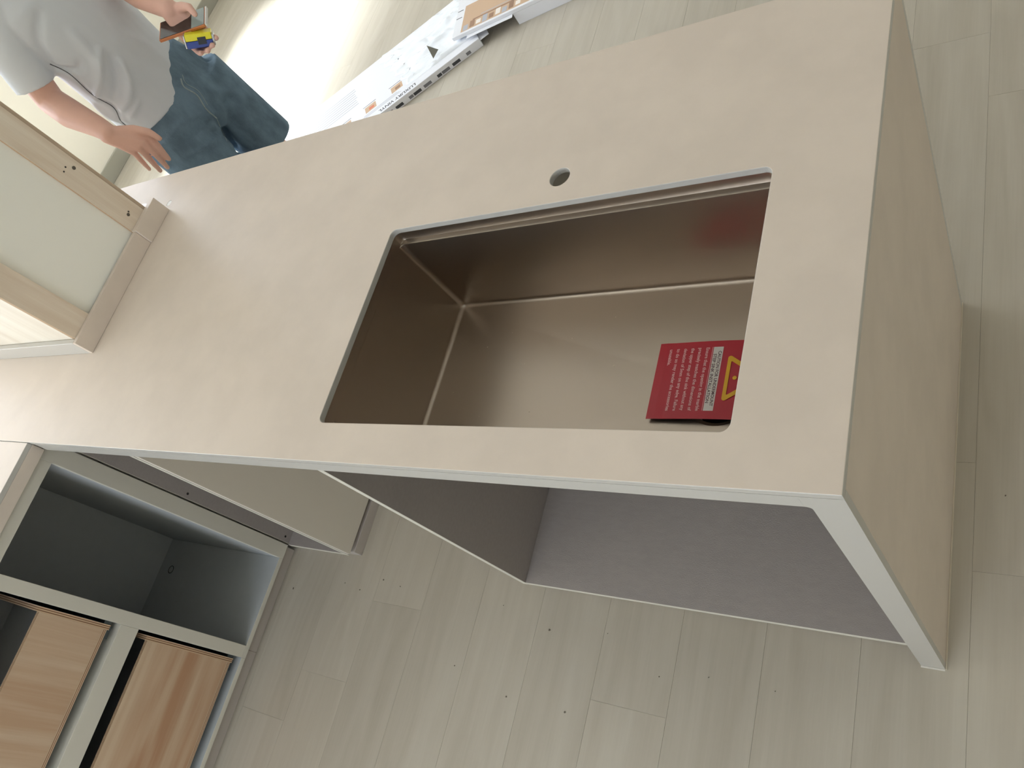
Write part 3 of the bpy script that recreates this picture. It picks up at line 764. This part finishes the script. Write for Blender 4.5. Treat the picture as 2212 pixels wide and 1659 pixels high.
# shorts
bm = bmesh.new()
ringloft(bm, [tsec(.70, -.078, .060, .12, .09), tsec(.76, -.078, .060, .178, .130), tsec(.84, -.078, .060, .188, .138), tsec(.93, -.080, .058, .170, .126), tsec(.972, -.082, .056, .160, .120)])
for c0, c1, r0, r1 in (((.014, .105, .84), (.036, .098, .512), .112, .097), ((-.155, .012, .84), (-.172, -.020, .500), .114, .102)):
    c0, c1 = Vector(c0), Vector(c1)
    ringloft(bm, [(c0.lerp(c1, t), LV*(r0+(r1-r0)*t), FV*(r0+(r1-r0)*t)*1.02) for t in (0, .33, .66, 1)])
shorts = voxel(bm, 'shorts', .006, 4, M_denim, person)
# t-shirt
bm = bmesh.new()
ringloft(bm, [tsec(.885, -.103, .050, .162, .132), tsec(.95, -.102, .050, .165, .130), tsec(1.04, -.098, .048, .165, .128), tsec(1.14, -.093, .045, .168, .128),
              tsec(1.24, -.093, .042, .176, .124), tsec(1.32, -.094, .040, .178, .112), tsec(1.375, -.095, .040, .150, .085), tsec(1.415, -.096, .038, .078, .068), tsec(1.43, -.096, .036, .066, .060)])
def sleeve(p0, p1, p2, r0, r1, r2):
    p0, p1, p2 = Vector(p0), Vector(p1), Vector(p2)
    d = (p2-p1).normalized(); A = d.cross(Vector((0, 1, 0))).normalized(); B = d.cross(A).normalized()
    ringloft(bm, [(p0, A*r0, B*r0), (p1, A*r1, B*r1), (p2, A*r2, B*r2*1.05)])
    ball(bm, p0, r0*.98)
sleeve((-.215, -.020, 1.345), (-.272, -.028, 1.270), (-.307, -.036, 1.172), .062, .064, .058)
sleeve((.030, .112, 1.345), (.050, .062, 1.290), (.070, .010, 1.235), .062, .062, .056)
shirt = voxel(bm, 't_shirt', .006, 4, M_shirt, person)
from mathutils.bvhtree import BVHTree
def bvh(o): return BVHTree.FromPolygons([v.co for v in o.data.vertices], [p.vertices for p in o.data.polygons])
def lay(tree, pts, sub=6):
    out = []
    P = [Vector(p) for p in pts]; dense = []
    for i in range(len(P)-1):
        p0, p1, p2, p3 = P[max(i-1, 0)], P[i], P[i+1], P[min(i+2, len(P)-1)]
        for k in range(sub):
            t = k/sub
            dense.append(.5*((2*p1)+(p2-p0)*t+(2*p0-5*p1+4*p2-p3)*t*t+(3*p1-p0-3*p2+p3)*t**3))
    dense.append(P[-1])
    for p in dense:
        h = tree.ray_cast(CL, (p-CL).normalized())
        if h[0] is not None and (h[0]-p).length < .3: out.append(h[0])
    return out
def pull(o, folds):
    """raise or sink cloth along lines laid on it"""
    tree = bvh(o); V = np.array([v.co[:] for v in o.data.vertices]); Nn = np.array([v.normal[:] for v in o.data.vertices])
    disp = np.zeros(len(V)); gain = 1.55 if o.name == 't_shirt' else 1.25
    for pts, amp, wid in folds:
        L_ = lay(tree, pts)
        if len(L_) < 2: continue
        L_ = np.array([p[:] for p in L_]); best = np.full(len(V), 9.0); tt = np.zeros(len(V))
        for i in range(len(L_)-1):
            a_, b_ = L_[i], L_[i+1]; d = b_-a_; t = np.clip(((V-a_)@d)/(d@d+1e-12), 0, 1)
            q_ = a_+t[:, None]*d; ds = np.linalg.norm(V-q_, axis=1); mk = ds < best
            best[mk] = ds[mk]; tt[mk] = (i+t[mk])/(len(L_)-1)
        disp += gain*amp*np.exp(-(best/wid)**2)*np.sin(np.clip(tt*.8+.15, 0, 1)*PI)**.5
    V2 = V+Nn*disp[:, None]
    o.data.vertices.foreach_set('co', V2.ravel()); o.data.update()
pull(shirt, [([(-.108, -.1, 1.131), (-.164, -.1, 1.085), (-.222, -.1, 1.057)], .010, .011),
             ([(-.092, -.1, 1.072), (-.118, -.1, 1.026), (-.16, -.1, .993), (-.194, -.1, .989)], .011, .011),
             ([(-.15, -.1, .969), (-.2, -.1, .957)], .008, .008),
             ([(-.118, -.1, 1.202), (-.13, -.1, 1.135), (-.15, -.1, 1.11)], .007, .014),
             ([(-.10, -.1, 1.10), (-.14, -.1, 1.05), (-.2, -.1, 1.02)], -.007, .012),
             ([(-.14, -.1, 1.29), (-.201, -.1, 1.25), (-.224, -.1, 1.195)], -.008, .013),
             ([(-.226, -.1, 1.18), (-.19, -.1, 1.14), (-.17, -.1, 1.15)], -.009, .010),
             ([(-.226, -.1, 1.197), (-.213, -.1, 1.147), (-.218, -.1, 1.07), (-.208, -.1, 1.008), (-.226, -.1, .968), (-.225, -.1, .923)], -.004, .007),
             ([(-.03, -.1, 1.12), (-.01, -.1, 1.06), (.0, -.1, .99)], .005, .02),
             ([(-.235, -.1, 1.05), (-.236, -.1, 1.0), (-.225, -.1, .97)], .007, .012)])
fly = [(-.010, -.1, .925), (-.022, -.1, .902), (-.014, -.12, .867), (-.027, -.12, .821), (-.027, -.1, .772)]
pull(shorts, [(fly, .007, .010), ([(-.03, -.1, .77), (-.05, -.1, .70), (-.066, -.1, .62)], -.012, .012),
              ([(.0, -.1, .80), (.05, -.1, .78), (.10, -.1, .79)], -.006, .014), ([(.02, -.1, .84), (.06, -.1, .80), (.08, -.1, .76)], .006, .013),
              ([(-.04, -.1, .78), (-.10, -.1, .78), (-.16, -.1, .80)], -.005, .012), ([(-.05, -.1, .82), (-.12, -.1, .84), (-.18, -.1, .86)], .005, .012),
              ([(-.05, -.1, .73), (-.12, -.1, .74), (-.2, -.1, .77)], .005, .012), ([(.03, -.1, .74), (.02, -.1, .66), (.03, -.1, .6)], .005, .02),
              ([(.066, 0, .945), (.085, 0, .915), (.098, 0, .895)], .012, .014), ([(.085, 0, .885), (.10, 0, .87)], -.012, .010)])
def seam(name, o, pts, r, M):
    L_ = lay(bvh(o), pts, 8)
    if len(L_) < 2: return
    bm = bmesh.new()
    for a_, b_ in zip(L_[:-1], L_[1:]):
        if (b_-a_).length > 1e-4: cyl(bm, a_, b_, r, r, 6)
    link(name, mesh_of(bm, name, True), M, person)
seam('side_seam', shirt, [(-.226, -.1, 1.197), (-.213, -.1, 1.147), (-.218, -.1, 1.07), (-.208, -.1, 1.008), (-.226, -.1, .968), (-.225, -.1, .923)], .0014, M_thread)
seam('fly_seam', shorts, fly, .0022, M_denim2)
seam('fly_seam', shorts, [(p[0]+.012, p[1], p[2]+.004) for p in fly[:-1]], .0012, M_denim2)
seam('crotch_seam', shorts, [(-.027, -.1, .772), (-.045, -.1, .735), (-.06, -.1, .70)], .0015, M_denim2)
for (hip, ank) in ((0, (.045, .150, .085)), (1, (-.175, .035, .085))):
    a_ = Vector(ank); bm = bmesh.new()
    base = Vector((a_.x, a_.y, 0))
    ringloft(bm, [(base+FV*.055+Vector((0, 0, .022)), LV*.047, FV*.135), (base+FV*.055+Vector((0, 0, .045)), LV*.046, FV*.130), (base+FV*.035+Vector((0, 0, .075)), LV*.042, FV*.095), (base-FV*.012+Vector((0, 0, .098)), LV*.042, FV*.052)], 28, 2.3)
    sh = voxel(bm, 'shoe', .005, 4, M_shoe, person)
    bm = bmesh.new(); ringloft(bm, [(base+FV*.055+Vector((0, 0, .0006)), LV*.050, FV*.138), (base+FV*.055+Vector((0, 0, .025)), LV*.051, FV*.140)], 28, 2.3)
    link('sole', mesh_of(bm, 'sole'), M_sole, sh)

# phone and tape measure held in his left hand
PW_ = Matrix.Translation(PO) @ Matrix.Rotation(PR, 4, 'Z')
def frame_at(c, X, Yd):
    X = Vector(X).normalized(); Y = Vector(Yd); Y = (Y-X*Y.dot(X)).normalized(); Z = X.cross(Y)
    M_ = Matrix((X, Y, Z)).transposed().to_4x4(); M_.translation = Vector(c); return PW_ @ M_
A_, B_ = Vector((.047, -.268, 1.069)), Vector((.167, -.341, 1.031))
Xp = (B_-A_); Wp = Vector((0, .957, .30))
ph = bpy.data.objects.new('phone', None); C.objects.link(ph)
ph.matrix_world = frame_at((A_+B_)/2+Wp*.036+Vector((0, 0, .002)), Xp, Wp)
tag(ph, 'dark-screened phone in an orange-brown case held in the person\'s left hand', 'phone')
def lb(name, lo, hi, M, parent, bev=.0): return box(name, lo, hi, M, parent, bev, 3)
hl = Xp.length/2
lb('case', (-hl, -.036, -.0055), (hl-.004, .036, .0035), mat('case_orange', (196, 122, 76), .45), ph, .0025)
lb('screen', (-hl+.004, -.033, .0036), (hl-.045, .033, .0048), mat('screen_dark', (52, 44, 42), .12, spec=.7), ph, .0004)
lb('screen_pale_end', (hl-.0448, -.033, .0036), (hl-.006, .033, .0048), mat('screen_pale', (150, 164, 162), .15, spec=.7), ph, .0004)
lb('end_cap', (hl-.0038, -.035, -.0045), (hl+.001, .035, .0046), mat('cap_white', (225, 225, 222), .3), ph, .0012)
lb('side_button', (.010, -.0366, -.003), (.024, -.0361, .0), mat('button_pale', (225, 190, 160), .4), ph, .0002)
At, Bt = Vector((.070, -.335, 1.054)), Vector((.134, -.357, 1.013))
tm = bpy.data.objects.new('tape_measure', None); C.objects.link(tm)
vt = Vector((0, 1, 0)); Zt = Vector((.35, .1, .9))
Xt = (Bt-At).normalized(); Yt = (vt - Xt*vt.dot(Xt)).normalized(); Zt = Xt.cross(Yt)
tm.matrix_world = frame_at((At+Bt)/2+Yt*.024+Vector((0, 0, -.006)), Xt, Yt)
tag(tm, 'yellow and blue tape measure with black label, gripped below the phone', 'tape measure')
ht = (Bt-At).length/2
lb('upper_shell', (-ht+.004, -.024, .0005), (ht-.005, .024, .0185), mat('tape_yellow', (232, 222, 40), .35), tm, .002)
lb('lower_shell', (-ht+.004, -.024, -.0185), (ht-.005, .024, .0), mat('tape_blue', (52, 74, 150), .35), tm, .002)
lb('grip_label', (-.004, -.0252, -.010), (.018, -.0241, .009), mat('tape_black', (40, 44, 48), .5), tm, .0003)
lb('chrome_rim', (-ht, -.0235, -.017), (-ht+.0038, .0235, .017), mat('tape_chrome', (200, 200, 200), .2, metal=.8), tm, .001)
lb('steel_hook', (ht-.0048, -.022, -.0165), (ht+.001, .010, .012), mat('tape_chrome2', (190, 190, 188), .3, metal=.6), tm, .001)
